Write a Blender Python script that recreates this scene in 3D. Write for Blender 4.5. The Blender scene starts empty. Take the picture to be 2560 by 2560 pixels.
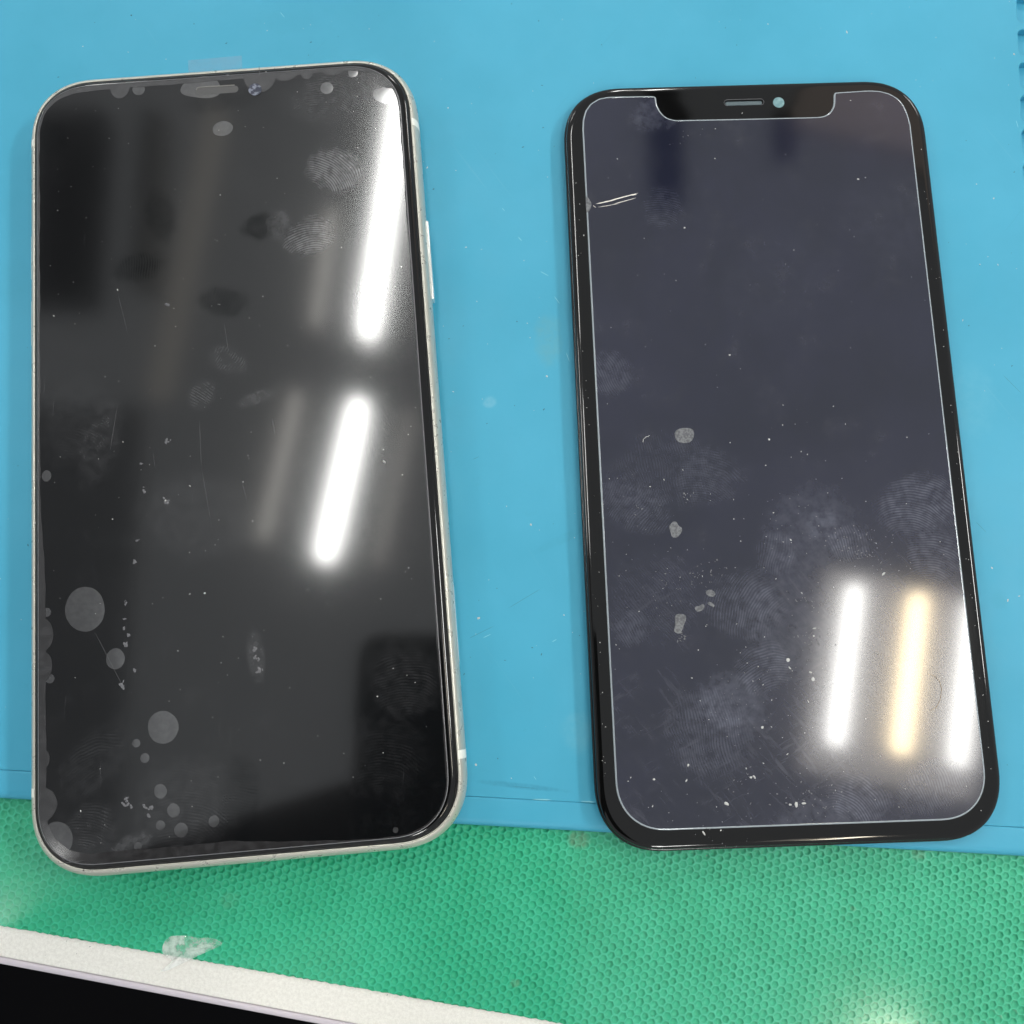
import bpy, bmesh, math, random
from mathutils import Vector, Matrix
random.seed(7)
S = 0.001                      # everything below is written in millimetres
sc = bpy.context.scene
col = sc.collection

# ------------------------------------------------------------------ camera
F_PX, CAM_H, PITCH, ROLL = 2560.0, 190.3445, -0.1816, 0.0057
cp, sp, cr, sr = math.cos(PITCH), math.sin(PITCH), math.cos(ROLL), math.sin(ROLL)
RX = Matrix(((1, 0, 0), (0, cp, -sp), (0, sp, cp)))
RY = Matrix(((cr, 0, sr), (0, 1, 0), (-sr, 0, cr)))
W2C = RY @ RX
C2W = W2C.transposed()
cam = bpy.data.cameras.new('camera')
cam.sensor_width = 36; cam.lens = 36; cam.clip_start = 0.005; cam.clip_end = 50
camo = bpy.data.objects.new('camera', cam); col.objects.link(camo)
camo.matrix_world = Matrix.Translation((0, 0, CAM_H * S)) @ C2W.to_4x4()
sc.camera = camo

def at(px, py, z=0.0):
    """point of the height z (mm) seen at a pixel of the 2560 px photograph"""
    d = C2W @ Vector(((px - 1280) / F_PX, -(py - 1280) / F_PX, -1))
    t = (z - CAM_H) / d.z
    return (d.x * t, d.y * t)

# ------------------------------------------------------------------ light of the room
world = bpy.data.worlds.new('World'); sc.world = world; world.use_nodes = True
bg = world.node_tree.nodes['Background']
bg.inputs[0].default_value = (0.93, 0.97, 1.0, 1); bg.inputs[1].default_value = 0.54
sc.view_settings.view_transform = 'Standard'; sc.view_settings.look = 'None'
sc.view_settings.exposure = 0.0; sc.view_settings.gamma = 1.0
TUBE_W, TUBE_WARM, TUBE_DIM = 58.0, 34.0, 2.4

# ------------------------------------------------------------------ helpers
def setin(n, **k):
    for a, v in k.items():
        a = a.replace('_', ' ')
        if a in n.inputs: n.inputs[a].default_value = v
def mat(name, color=(.5, .5, .5), rough=.5, metal=0.0, coat=0.0, coat_rough=.05, spec=.5, ior=1.5):
    m = bpy.data.materials.new(name); m.use_nodes = True
    b = m.node_tree.nodes['Principled BSDF']
    setin(b, Base_Color=(*color, 1), Roughness=rough, Metallic=metal, Coat_Weight=coat,
          Coat_Roughness=coat_rough, Specular_IOR_Level=spec, IOR=ior)
    m.diffuse_color = (*color, 1)
    return m
class NT:
    """small node-tree writer"""
    def __init__(s, m):
        s.t = m.node_tree; s.n = s.t.nodes; s.l = s.t.links; s.b = s.n['Principled BSDF']; s._oc = None
    def new(s, ty, **k):
        n = s.n.new(ty)
        for a, v in k.items(): setattr(n, a, v)
        return n
    def link(s, a, b): s.l.new(a, b)
    def put(s, v, sock):
        if isinstance(v, (int, float, tuple, list)): sock.default_value = v
        else: s.link(v, sock)
    def math(s, op, a, b=0.0, c=None, clamp=False):
        n = s.new('ShaderNodeMath', operation=op, use_clamp=clamp)
        s.put(a, n.inputs[0]); s.put(b, n.inputs[1])
        if c is not None: s.put(c, n.inputs[2])
        return n.outputs[0]
    def mm(s):
        if s._oc is None:
            tc = s.new('ShaderNodeTexCoord'); v = s.new('ShaderNodeVectorMath', operation='SCALE')
            s.link(tc.outputs['Object'], v.inputs[0]); v.inputs['Scale'].default_value = 1 / S
            s._oc = v.outputs[0]
        return s._oc
    def noise(s, scale, detail=3, rough=.5, vec=None, dist=0.0):
        n = s.new('ShaderNodeTexNoise'); s.link(vec or s.mm(), n.inputs['Vector'])
        setin(n, Scale=scale, Detail=detail, Roughness=rough, Distortion=dist)
        return n.outputs['Fac']
    def ramp(s, v, a, b, lo=0.0, hi=1.0, smooth=True):
        n = s.new('ShaderNodeMapRange', interpolation_type='SMOOTHSTEP' if smooth else 'LINEAR')
        s.put(v, n.inputs['Value']); n.inputs['From Min'].default_value = a; n.inputs['From Max'].default_value = b
        n.inputs['To Min'].default_value = lo; n.inputs['To Max'].default_value = hi
        return n.outputs['Result']
    def mix(s, f, a, b):
        n = s.new('ShaderNodeMix', data_type='RGBA'); s.put(f, n.inputs[0])
        for v, i in ((a, 6), (b, 7)):
            if isinstance(v, tuple): v = (*v[:3], 1)
            s.put(v, n.inputs[i])
        return n.outputs[2]
    def bump(s, h, strength=.3, dist=.1):
        n = s.new('ShaderNodeBump'); n.inputs['Strength'].default_value = strength
        n.inputs['Distance'].default_value = dist * S; s.link(h, n.inputs['Height'])
        return n.outputs['Normal']
    def stretched(s, ang, sx, sy):
        r = s.new('ShaderNodeVectorRotate', rotation_type='Z_AXIS'); s.link(s.mm(), r.inputs[0]); r.inputs['Angle'].default_value = ang
        v = s.new('ShaderNodeVectorMath', operation='MULTIPLY'); s.link(r.outputs[0], v.inputs[0]); v.inputs[1].default_value = (sx, sy, 1)
        return v.outputs[0]
    def print_mark(s, x, y, rx, ry, ang=0.0, kind='R', patch=.5, period=.47):
        """grease mark of a finger: soft patchy oval crossed by bent ridges"""
        a = s.new('ShaderNodeVectorMath', operation='SUBTRACT'); s.link(s.mm(), a.inputs[0]); a.inputs[1].default_value = (x, y, 0)
        f = s.new('ShaderNodeVectorMath', operation='MULTIPLY'); s.link(a.outputs[0], f.inputs[0]); f.inputs[1].default_value = (1, 1, 0)
        r = s.new('ShaderNodeVectorRotate', rotation_type='Z_AXIS'); s.link(f.outputs[0], r.inputs[0]); r.inputs['Angle'].default_value = -ang
        q = s.new('ShaderNodeVectorMath', operation='MULTIPLY'); s.link(r.outputs[0], q.inputs[0]); q.inputs[1].default_value = (1 / rx, 1 / ry, 0)
        L = s.new('ShaderNodeVectorMath', operation='LENGTH'); s.link(q.outputs[0], L.inputs[0])
        n = s.noise(.55, 4, .6)
        d = s.math('ADD', L.outputs['Value'], s.math('MULTIPLY', s.math('SUBTRACT', n, .5), .65))
        m = s.ramp(d, .55, 1.12, 1, 0)
        p = s.ramp(s.noise(.6, 5, .6), .30, .68, 1 - patch, 1)
        if kind == 'S': return s.math('MULTIPLY', m, p)
        w = s.new('ShaderNodeTexWave', wave_type='RINGS' if kind == 'R' else 'BANDS')
        if kind == 'R': w.rings_direction = 'SPHERICAL'
        off = s.new('ShaderNodeVectorMath', operation='ADD'); s.link(r.outputs[0], off.inputs[0])
        off.inputs[1].default_value = (rx * .5, ry * 1.35, 0) if kind == 'R' else (0, 0, 0)
        s.link(off.outputs[0], w.inputs['Vector'])
        setin(w, Scale=.314 / period, Distortion=15.0, Detail=1.0, Detail_Scale=.42 * period)
        rr = s.ramp(w.outputs['Fac'], .22, .78, .25, 1)
        return s.math('MULTIPLY', s.math('MULTIPLY', m, p), rr)
    def add(s, lst):
        tot = None
        for v, k in lst:
            x = s.math('MULTIPLY', v, k); tot = x if tot is None else s.math('ADD', tot, x)
        return tot

def finish(name, bm, material, parent=None, smooth=40, loc=None, rz=0.0):
    bmesh.ops.recalc_face_normals(bm, faces=bm.faces)
    me = bpy.data.meshes.new(name)
    if smooth:
        lim = math.radians(smooth)
        for f in bm.faces: f.smooth = True
        for e in bm.edges:
            e.smooth = not (len(e.link_faces) != 2 or e.calc_face_angle(0) > lim)
    bm.to_mesh(me); bm.free()
    for m in (material if isinstance(material, (list, tuple)) else [material]): me.materials.append(m)
    o = bpy.data.objects.new(name, me); col.objects.link(o)
    if parent: o.parent = parent
    if loc: o.location = Vector(loc) * S
    o.rotation_euler.z = rz
    return o
def tag(o, label=None, cat=None, group=None, kind=None):
    for k, v in (('label', label), ('category', cat), ('group', group), ('kind', kind)):
        if v: o[k] = v
    return o
def empty(name, loc, rz=0.0):
    o = bpy.data.objects.new(name, None); col.objects.link(o); o.location = Vector(loc) * S
    o.rotation_euler.z = rz; o.empty_display_size = .01
    return o
def rrect(w, h, r, n=14, e=2.35, cx=0, cy=0):
    """rounded rectangle with the soft 'continuous' corner of a phone, counter-clockwise"""
    pts = []
    for (sx, sy, a0) in ((1, 1, 0), (-1, 1, 90), (-1, -1, 180), (1, -1, 270)):
        for i in range(n + 1):
            a = math.radians(a0 + 90 * i / n); c, s_ = math.cos(a), math.sin(a)
            pts.append((cx + sx * (w / 2 - r) + r * math.copysign(abs(c) ** (2 / e), c),
                        cy + sy * (h / 2 - r) + r * math.copysign(abs(s_) ** (2 / e), s_)))
    return pts
def loft(w, h, r, prof, cap0=True, cap1=True, cx=0, cy=0, n=14, e=2.35):
    bm = bmesh.new(); rings = []
    for ins, z in prof:
        rings.append([bm.verts.new((x * S, y * S, z * S)) for x, y in rrect(w - 2 * ins, h - 2 * ins, max(r - ins, .02), n, e, cx, cy)])
    for a, b in zip(rings, rings[1:]):
        for i in range(len(a)):
            j = (i + 1) % len(a); bm.faces.new((a[i], a[j], b[j], b[i]))
    if cap0: bm.faces.new(rings[0])
    if cap1: bm.faces.new(rings[-1])
    return bm
def offset(pts, d):
    out = []; n = len(pts)
    area = sum(pts[i][0] * pts[(i + 1) % n][1] - pts[(i + 1) % n][0] * pts[i][1] for i in range(n))
    sg = 1 if area > 0 else -1
    for i in range(n):
        p0, p1, p2 = Vector(pts[i - 1]), Vector(pts[i]), Vector(pts[(i + 1) % n])
        t1, t2 = (p1 - p0).normalized(), (p2 - p1).normalized()
        n1, n2 = Vector((-t1.y, t1.x)) * sg, Vector((-t2.y, t2.x)) * sg
        m = n1 + n2; m = m / max(m.length_squared, .4) * 2 if m.length > 1e-6 else n1
        out.append((p1.x + m.x * d, p1.y + m.y * d))
    return out
def plate(pts, prof, holes=(), bm=None):
    """solid from any outline: prof = (inset, z) from the bottom up; holes are cut straight down"""
    own = bm is None
    if own: bm = bmesh.new()
    rings = []
    for ins, z in prof:
        q = offset(pts, ins) if ins else pts
        rings.append([bm.verts.new((x * S, y * S, z * S)) for x, y in q])
    for a, b in zip(rings, rings[1:]):
        for i in range(len(a)):
            j = (i + 1) % len(a); bm.faces.new((a[i], a[j], b[j], b[i]))
    top = rings[-1]; ed = [bm.edges.get((top[i], top[(i + 1) % len(top)])) for i in range(len(top))]
    for hp, depth in holes:
        z = prof[-1][1]
        hr = [bm.verts.new((x * S, y * S, z * S)) for x, y in hp]
        ed += [bm.edges.new((hr[i], hr[(i + 1) % len(hr)])) for i in range(len(hr))]
        h2 = [bm.verts.new((x * S, y * S, (z - .12) * S)) for x, y in offset(hp, .12)]
        h3 = [bm.verts.new((x * S, y * S, (z - depth) * S)) for x, y in offset(hp, .2)]
        for u, v in ((hr, h2), (h2, h3)):
            for i in range(len(u)):
                j = (i + 1) % len(u); bm.faces.new((u[i], u[j], v[j], v[i]))
        bm.faces.new(h3)
    bmesh.ops.triangle_fill(bm, edges=ed, use_beauty=True, use_dissolve=False)
    return bm
def blob(cx, cy, rx, ry, ang=0, jag=.0, n=28):
    ph = [random.uniform(0, 6.28) for _ in range(4)]; c, s_ = math.cos(ang), math.sin(ang); out = []
    for i in range(n):
        a = 2 * math.pi * i / n
        k = 1 + jag * (math.sin(2 * a + ph[0]) * .4 + math.sin(3 * a + ph[1]) * .35 + math.sin(5 * a + ph[2]) * .3 + random.uniform(-.3, .3))
        x, y = rx * k * math.cos(a), ry * k * math.sin(a)
        out.append((cx + x * c - y * s_, cy + x * s_ + y * c))
    return out
def smooth_poly(pts, it=2):
    for _ in range(it):
        q = []
        for i in range(len(pts)):
            a, b = pts[i], pts[(i + 1) % len(pts)]
            q += [(a[0] * .75 + b[0] * .25, a[1] * .75 + b[1] * .25), (a[0] * .25 + b[0] * .75, a[1] * .25 + b[1] * .75)]
        pts = q
    return pts
def sliver(bm, p, q, w, z, hgt=.03):
    """thin raised sliver from p to q, pointed at both ends"""
    a, b = Vector(p), Vector(q); t = (b - a); n = Vector((-t.y, t.x)).normalized() * w / 2
    m1, m2 = a + t * .25, a + t * .8
    V = [bm.verts.new((v.x * S, v.y * S, zz * S)) for v, zz in
         ((a, z), (m1 + n, z), (m2 + n * .8, z), (b, z), (m2 - n * .8, z), (m1 - n, z), (m1, z + hgt), (m2, z + hgt))]
    for f in ((0, 1, 6), (1, 2, 7, 6), (2, 3, 7), (3, 4, 7), (4, 5, 6, 7), (5, 0, 6)): bm.faces.new([V[i] for i in f])
def speck(bm, x, y, r, z, n=6):
    c = bm.verts.new((x * S, y * S, (z + r * .5) * S)); k = random.uniform(.6, 1.6); ro = random.uniform(0, 3)
    R_ = []
    for i in range(n):
        a = 2 * math.pi * i / n + ro; rr = r * random.uniform(.6, 1.25)
        u, v = rr * k * math.cos(a), rr / k * math.sin(a)
        R_.append(bm.verts.new(((x + u * math.cos(ro) - v * math.sin(ro)) * S, (y + u * math.sin(ro) + v * math.cos(ro)) * S, z * S)))
    for i in range(n): bm.faces.new((R_[i], R_[(i + 1) % n], c))
def tube(bm, pts, rad, n=6):
    rings = []
    for i, p in enumerate(pts):
        p = Vector(p); t = (Vector(pts[min(i + 1, len(pts) - 1)]) - Vector(pts[max(i - 1, 0)])).normalized()
        up = Vector((0, 0, 1)) if abs(t.z) < .9 else Vector((1, 0, 0)); u = t.cross(up).normalized(); v = u.cross(t)
        r = rad[i] if isinstance(rad, (list, tuple)) else rad
        rings.append([bm.verts.new((p + (u * math.cos(2 * math.pi * k / n) + v * math.sin(2 * math.pi * k / n)) * r) * S) for k in range(n)])
    for a, b in zip(rings, rings[1:]):
        for k in range(n): bm.faces.new((a[k], a[(k + 1) % n], b[(k + 1) % n], b[k]))
    bm.faces.new(rings[0]); bm.faces.new(rings[-1])
def box(bm, x0, x1, y0, y1, z0, z1, bev=0):
    r = bmesh.ops.create_cube(bm, size=1)
    for v in r['verts']:
        v.co = Vector(((x0 + x1) / 2 + v.co.x * (x1 - x0), (y0 + y1) / 2 + v.co.y * (y1 - y0), (z0 + z1) / 2 + v.co.z * (z1 - z0))) * S
    if bev:
        es = list({e for v in r['verts'] for e in v.link_edges})
        bmesh.ops.bevel(bm, geom=es, offset=bev * S, segments=3, affect='EDGES', profile=.5)
def local_fn(ox, oy, a, z):
    c, s_ = math.cos(a), math.sin(a)
    def f(px, py):
        x, y = at(px, py, z); x -= ox; y -= oy
        return (x * c + y * s_, -x * s_ + y * c)
    return f

# ------------------------------------------------------------------ materials
def emis(name, color, st):
    m = mat(name, (0, 0, 0), .5); b = m.node_tree.nodes['Principled BSDF']
    setin(b, Emission_Color=(*color, 1), Emission_Strength=st); return m

def m_blue():
    m = mat('blue_silicone', (.09, .43, .57), .42); k = NT(m)
    n1 = k.noise(.022, 4, .6); n2 = k.noise(.5, 6, .7)
    c = k.mix(k.ramp(n1, .3, .7), (.056, .362, .530), (.072, .405, .590))
    c = k.mix(k.ramp(n2, .60, .78, 0, .16), c, (.04, .25, .36))
    st = k.noise(1.0, 3, .5, vec=k.stretched(.9, .03, 1.6)); c = k.mix(k.ramp(st, .70, .78, 0, .10), c, (.25, .55, .66))
    st = k.noise(1.0, 3, .5, vec=k.stretched(2.2, .04, 1.1)); c = k.mix(k.ramp(st, .72, .78, 0, .10), c, (.03, .2, .3))
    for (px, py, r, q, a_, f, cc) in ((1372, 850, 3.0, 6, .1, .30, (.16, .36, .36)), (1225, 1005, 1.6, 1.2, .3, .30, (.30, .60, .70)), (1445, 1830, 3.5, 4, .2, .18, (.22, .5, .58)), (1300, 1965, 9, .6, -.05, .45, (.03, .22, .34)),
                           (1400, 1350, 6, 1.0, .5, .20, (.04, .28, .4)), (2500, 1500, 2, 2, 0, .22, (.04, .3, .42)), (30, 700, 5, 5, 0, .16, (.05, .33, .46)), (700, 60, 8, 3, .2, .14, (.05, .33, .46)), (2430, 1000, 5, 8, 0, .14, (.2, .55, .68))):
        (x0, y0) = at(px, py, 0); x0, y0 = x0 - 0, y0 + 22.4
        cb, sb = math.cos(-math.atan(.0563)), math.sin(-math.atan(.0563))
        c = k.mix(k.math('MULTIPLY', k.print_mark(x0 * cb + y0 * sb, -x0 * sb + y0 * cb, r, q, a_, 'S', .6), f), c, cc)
    k.link(c, k.b.inputs['Base Color'])
    k.link(k.ramp(k.noise(.12, 5, .6), .3, .7, .36, .5), k.b.inputs['Roughness'])
    k.link(k.bump(k.noise(2.2, 4, .6), .10, .05), k.b.inputs['Normal'])
    setin(k.b, Specular_IOR_Level=.35)
    return m
def film_normal(k):
    # the clear sheet on top of the mat is flat, whatever the relief below it does
    c = k.new('ShaderNodeCombineXYZ'); c.inputs[2].default_value = 1; k.link(c.outputs[0], k.b.inputs['Coat Normal'])
def m_green(name, a, b_, rough):
    m = mat(name, a, rough); k = NT(m)
    c = k.mix(k.ramp(k.noise(.05, 3, .6), .3, .7), a, b_)
    c = k.mix(k.ramp(k.noise(1.3, 4, .7), .66, .8, 0, .3), c, (.35, .62, .50))
    # brownish dirt where the mats meet, and a rusty spot lower down
    for (px, py, r, f) in ((1446, 2100, 2.2, .38), (2295, 2138, 1.5, .25), (1287, 2458, 1.0, .35), (2133, 2272, .6, .3), (575, 2252, 2, .10)):
        x, y = at(px, py, -2.5)
        c = k.mix(k.math('MULTIPLY', k.print_mark(x, y, r, r * .8, 0, 'S', .6), f), c, (.24, .16, .10))
    k.link(c, k.b.inputs['Base Color'])
    setin(k.b, Coat_Weight=1.0, Coat_Roughness=.12, Coat_IOR=1.5, Specular_IOR_Level=.35)
    film_normal(k)
    return m
M = {}
M['blue'] = m_blue()
M['pocket'] = mat('pocket_floor', (.10, .34, .42), .35)
M['green'] = m_green('green_vinyl', (.020, .400, .205), (.028, .450, .245), .40)
M['green_rim_lit'] = m_green('green_vinyl_ridge_lit', (.040, .470, .265), (.060, .520, .310), .34)  # light caught on the ridge tops is put into this paler green
def m_white():
    m = mat('white_laminate', (.62, .60, .55), .45, coat=1, coat_rough=.13); k = NT(m)
    c = k.mix(k.ramp(k.noise(1.7, 6, .8), .30, .70), (.76, .74, .68), (.93, .915, .85))
    c = k.mix(k.ramp(k.noise(1.1, 2, .5), .735, .77, 0, .6), c, (.22, .2, .18))
    st = k.noise(1.0, 3, .5, vec=k.stretched(1.0, .12, 2.6)); c = k.mix(k.ramp(st, .70, .76, 0, .4), c, (.8, .8, .78))
    k.link(c, k.b.inputs['Base Color']); k.link(k.bump(k.noise(2.5, 5, .6), .25, .08), k.b.inputs['Normal']); film_normal(k)
    return m
M['white'] = m_white()
M['trim'] = mat('pale_edge_band', (.60, .55, .60), .35, coat=.4, coat_rough=.2)
M['alu'] = mat('silver_aluminium', (.58, .57, .50), .36, metal=.45)
k = NT(M['alu']); k.link(k.ramp(k.noise(.4, 4, .6), .3, .7, .26, .36), k.b.inputs['Roughness'])
M['antenna'] = mat('cream_antenna_plastic', (.90, .90, .82), .4)
M['button'] = mat('polished_button', (.86, .88, .84), .22, metal=.6)
M['gasket'] = mat('black_gasket', (.006, .006, .007), .45)
M['glass_black'] = mat('black_glass', (.003, .003, .003), .06)
M['steel_black'] = mat('black_frame_plastic', (.006, .005, .005), .16)
M['bubble'] = mat('trapped_air', (.062, .062, .064), .30, coat=1, coat_rough=.12, spec=.3); setin(M['bubble'].node_tree.nodes['Principled BSDF'], Coat_IOR=2.15)
k = NT(M['bubble']); k.link(k.mix(k.ramp(k.noise(.9, 5, .6), .35, .7), (.034, .034, .036), (.052, .052, .054)), k.b.inputs['Base Color'])
M['lifted'] = mat('lifted_film_edge', (.035, .034, .034), .24, coat=1, coat_rough=.10, spec=.3); setin(M['lifted'].node_tree.nodes['Principled BSDF'], Coat_IOR=1.95)
k = NT(M['lifted']); k.link(k.mix(k.ramp(k.noise(.8, 5, .6), .35, .7), (.020, .019, .020), (.042, .041, .043)), k.b.inputs['Base Color'])
M['rimline'] = mat('film_cut_edge', (.17, .17, .18), .25)
M['edge_glass'] = mat('tempered_glass_edge', (.36, .41, .44), .15, coat=1.0, coat_rough=.05)
M['crack'] = mat('crack_flare', (.85, .80, .72), .2)
M['residue'] = mat('dried_residue', (.13, .135, .145), .5)
k = NT(M['residue']); k.link(k.mix(k.ramp(k.noise(2.5, 4, .6), .4, .6), (.085, .09, .10), (.19, .195, .205)), k.b.inputs['Base Color'])
M['dust'] = mat('pale_dust', (.62, .62, .60), .8)
M['dust_dim'] = mat('grey_dust', (.17, .17, .18), .8)
M['scratch'] = mat('fine_scratch', (.085, .085, .09), .6)
M['lens'] = mat('camera_lens_glass', (.03, .035, .055), .15, coat=1, coat_rough=.03)
k = NT(M['lens']); k.link(k.mix(k.ramp(k.noise(1.1, 4, .6), .45, .6), (.03, .035, .06), (.22, .24, .30)), k.b.inputs['Base Color'])
M['window'] = mat('clear_window_over_mat', (.20, .37, .40), .35, coat=.5, coat_rough=.1)
k = NT(M['window']); k.link(k.mix(k.ramp(k.noise(1.4, 5, .7), .4, .65), (.15, .30, .33), (.26, .43, .45)), k.b.inputs['Base Color'])
M['mesh'] = mat('speaker_mesh', (.10, .14, .155), .5)
M['hair'] = mat('pale_hair', (.55, .42, .28), .5)
M['floor'] = mat('dark_floor', (.002, .002, .0025), .9, spec=.05)
M['black'] = mat('camera_phone_black', (.006, .006, .007), .5)
M['cloth'] = mat('dark_arm', (.030, .024, .022), .9)
M['housing'] = mat('lamp_housing', (.45, .45, .45), .5)
M['tube_w'] = emis('tube_white', (1, 1, .97), TUBE_W)
M['tube_y'] = emis('tube_warm', (1, .80, .50), TUBE_WARM * 1.05)
M['tube_s'] = emis('tube_soft', (1, .99, .95), TUBE_W * .46)
M['tube_g'] = emis('tube_glow', (1, .90, .72), 55)
M['tube_b'] = emis('tube_half_lit', (1, .97, .90), 5.2)
M['tube_d'] = emis('tube_dim', (1, .97, .90), TUBE_DIM)
M['cover'] = emis('lamp_cover_lit', (1, .96, .90), 3.0)
M['duct'] = mat('dark_duct', (.02, .025, .03), .6)
def m_film():
    """matte privacy film over the dark display: sharp and wide reflections, finger marks"""
    m = mat('matte_film', (.018, .018, .020), .40, coat=1.0, coat_rough=.085); k = NT(m)
    P = lambda px, py: LF(px, py)
    pos, neg = [], []
    for (px, py, rx, ry, a, kind, st) in (
        (838, 425, 6.0, 4.7, -.35, 'R', 1.5), (775, 592, 5.4, 4.2, .5, 'R', 1.25), (700, 560, 3, 3.5, 0, 'S', .35),
        (572, 902, 4.4, 3.0, -.5, 'B', .32), (505, 985, 3.4, 2.8, 1.1, 'B', .40), (640, 995, 4.0, 1.5, .3, 'S', .30),
        (845, 235, 12, 6, .2, 'R', .36), (470, 2010, 10, 9, .2, 'R', .20), (235, 2075, 5, 5, 0, 'R', .26), (1010, 1700, 7, 7.5, .3, 'R', .20),
        (500, 1290, 9, 12, 1.3, 'S', .16), (940, 740, 4.5, 5.5, .1, 'B', .5), (200, 1050, 8, 9, 0, 'R', .14), (240, 1900, 9, 5, .8, 'R', .16),
        (250, 1110, 4, 9, -.3, 'S', .14), (640, 1640, 1.8, 5, .1, 'S', .28), (330, 2115, 4, 2, .4, 'S', .4), (960, 1880, 8, 8, .2, 'R', .10)):
        x, y = P(px, py); pos.append((k.print_mark(x, y, rx, ry, a, kind, .75), st))
    for (px, py, rx, ry, a, kind, st) in (
        (345, 668, 5.6, 3.2, .1, 'B', .8), (400, 540, 3.4, 6, .2, 'S', .45), (560, 755, 5.2, 3.2, -.2, 'B', .9), (655, 565, 4.2, 3.0, .2, 'S', .8),
        (120, 340, 4, 5, .8, 'B', .5), (560, 250, 9, 3, .1, 'B', .4), (600, 2010, 9, 4, 1.5, 'B', .45), (740, 580, 3, 2.4, 0, 'S', .5)):
        x, y = P(px, py); neg.append((k.print_mark(x, y, rx, ry, a, kind, .5), st * 1.7))
    base = k.mix(k.ramp(k.noise(.03, 4, .6), .3, .7), (.0022, .0024, .0030), (.0045, .0046, .0052))
    c = k.mix(k.math('MULTIPLY', k.add(neg), .8, clamp=True), base, (.002, .003, .0035))
    # scuffs that run down the film
    st = k.noise(1.0, 5, .6, vec=k.stretched(.08, 1.5, .07)); c = k.mix(k.ramp(st, .66, .80, 0, .45), c, (.075, .075, .08))
    sm = k.noise(.18, 6, .72); c = k.mix(k.ramp(sm, .52, .75, 0, .09), c, (.06, .06, .065))
    tp = k.math('MULTIPLY', k.add(pos), 1.0, clamp=True)
    c = k.mix(tp, c, (.12, .12, .126))
    k.link(c, k.b.inputs['Base Color'])
    g = k.noise(4.2, 4, .75)
    k.link(k.bump(g, .35, .012), k.b.inputs['Normal'])
    setin(k.b, Coat_Roughness=.085)
    k.link(k.math('SUBTRACT', 1.0, k.math('MULTIPLY', k.add(neg), .55, clamp=True)), k.b.inputs['Coat Weight'])
    setin(k.b, Specular_IOR_Level=.085, Roughness=.24, Coat_IOR=1.75)
    return m
def m_protector():
    m = mat('clear_protector_over_display', (.020, .020, .030), .30, coat=1.0, coat_rough=.05, spec=.08); setin(m.node_tree.nodes['Principled BSDF'], Coat_IOR=1.78); k = NT(m)
    pos = []
    for (px, py, rx, ry, a, kind, st) in (
        (1523, 934, 4.6, 5.0, .5, 'B', .50), (1590, 1266, 7.5, 5, -.6, 'B', .42), (1772, 1190, 7, 6, .1, 'R', .28), (1859, 1512, 6.8, 7.6, 1.4, 'R', .55),
        (1908, 1672, 5.6, 5, .7, 'R', .60), (1770, 1835, 8, 9, .2, 'B', .50), (1830, 1760, 6, 7, .9, 'S', .45), (1573, 1574, 3.6, 3.4, .6, 'B', .45),
        (2293, 1262, 8.5, 6, .2, 'R', .80), (2335, 1385, 5, 5.5, .1, 'R', .65), (2123, 1356, 4.2, 3.6, .3, 'B', .75), (2058, 1312, 4, 3, .5, 'S', .35),
        (1938, 1385, 4, 4.4, -.2, 'B', .42), (2148, 1996, 6, 4.5, -.3, 'R', .90), (2335, 1962, 8, 4.6, .4, 'B', .60), (1640, 285, 6, 4, .3, 'S', .42),
        (1655, 520, 4.5, 5, .2, 'R', .30), (2040, 2050, 9, 4, .1, 'S', .30), (1660, 1180, 12, 9, .2, 'B', .20), (1980, 1560, 9, 12, .2, 'S', .25),
        (2020, 1320, 10, 8, .7, 'S', .28), (2290, 1700, 9, 13, .1, 'B', .25), (1640, 1500, 10, 10, .6, 'B', .18), (1930, 700, 14, 10, .6, 'S', .07), (2220, 560, 9, 10, .6, 'S', .07)):
        x, y = RF(px, py); pos.append((k.print_mark(x, y, rx, ry, a, kind, .85), st * 1.0))
    tp = k.math('MULTIPLY', k.add(pos), 1.0, clamp=True)
    base = k.mix(k.ramp(k.noise(.035, 5, .65), .36, .64), (.0045, .0062, .0205), (.0085, .0100, .0290))
    sm = k.noise(.16, 6, .75)
    # wiped grease in the lower half, drawn out by the cloth
    sep = k.new('ShaderNodeSeparateXYZ'); k.link(k.mm(), sep.inputs[0])
    low = k.ramp(sep.outputs[1], -5, -42, 0, 1)
    w1 = k.ramp(k.noise(1.0, 6, .68, vec=k.stretched(.9, .16, .85), dist=.6), .46, .74, 0, 1)
    w2 = k.ramp(k.noise(1.0, 6, .68, vec=k.stretched(-.5, .14, .9), dist=.8), .50, .74, 0, 1)
    wiped = k.math('MULTIPLY', k.math('MAXIMUM', w1, w2), k.math('MULTIPLY', low, k.ramp(k.noise(.06, 3, .5), .38, .62, .1, 1)))
    c = k.mix(k.ramp(sm, .50, .78, 0, .22), base, (.07, .07, .085))
    c = k.mix(k.math('MULTIPLY', wiped, .55), c, (.075, .077, .10))
    c = k.mix(tp, c, (.10, .106, .145))
    k.link(c, k.b.inputs['Base Color'])
    setin(k.b, Coat_Roughness=.076)
    return m

LX, LY, LA = -49.8442, 47.5962, 0.0833          # left phone
PX, PY, PA = 49.8529, 48.4535, 0.0327           # right display assembly
LF = local_fn(LX, LY, LA, 8.4)
RF = local_fn(PX, PY, PA, 3.7)
M['film'] = m_film(); M['protector'] = m_protector()

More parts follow.
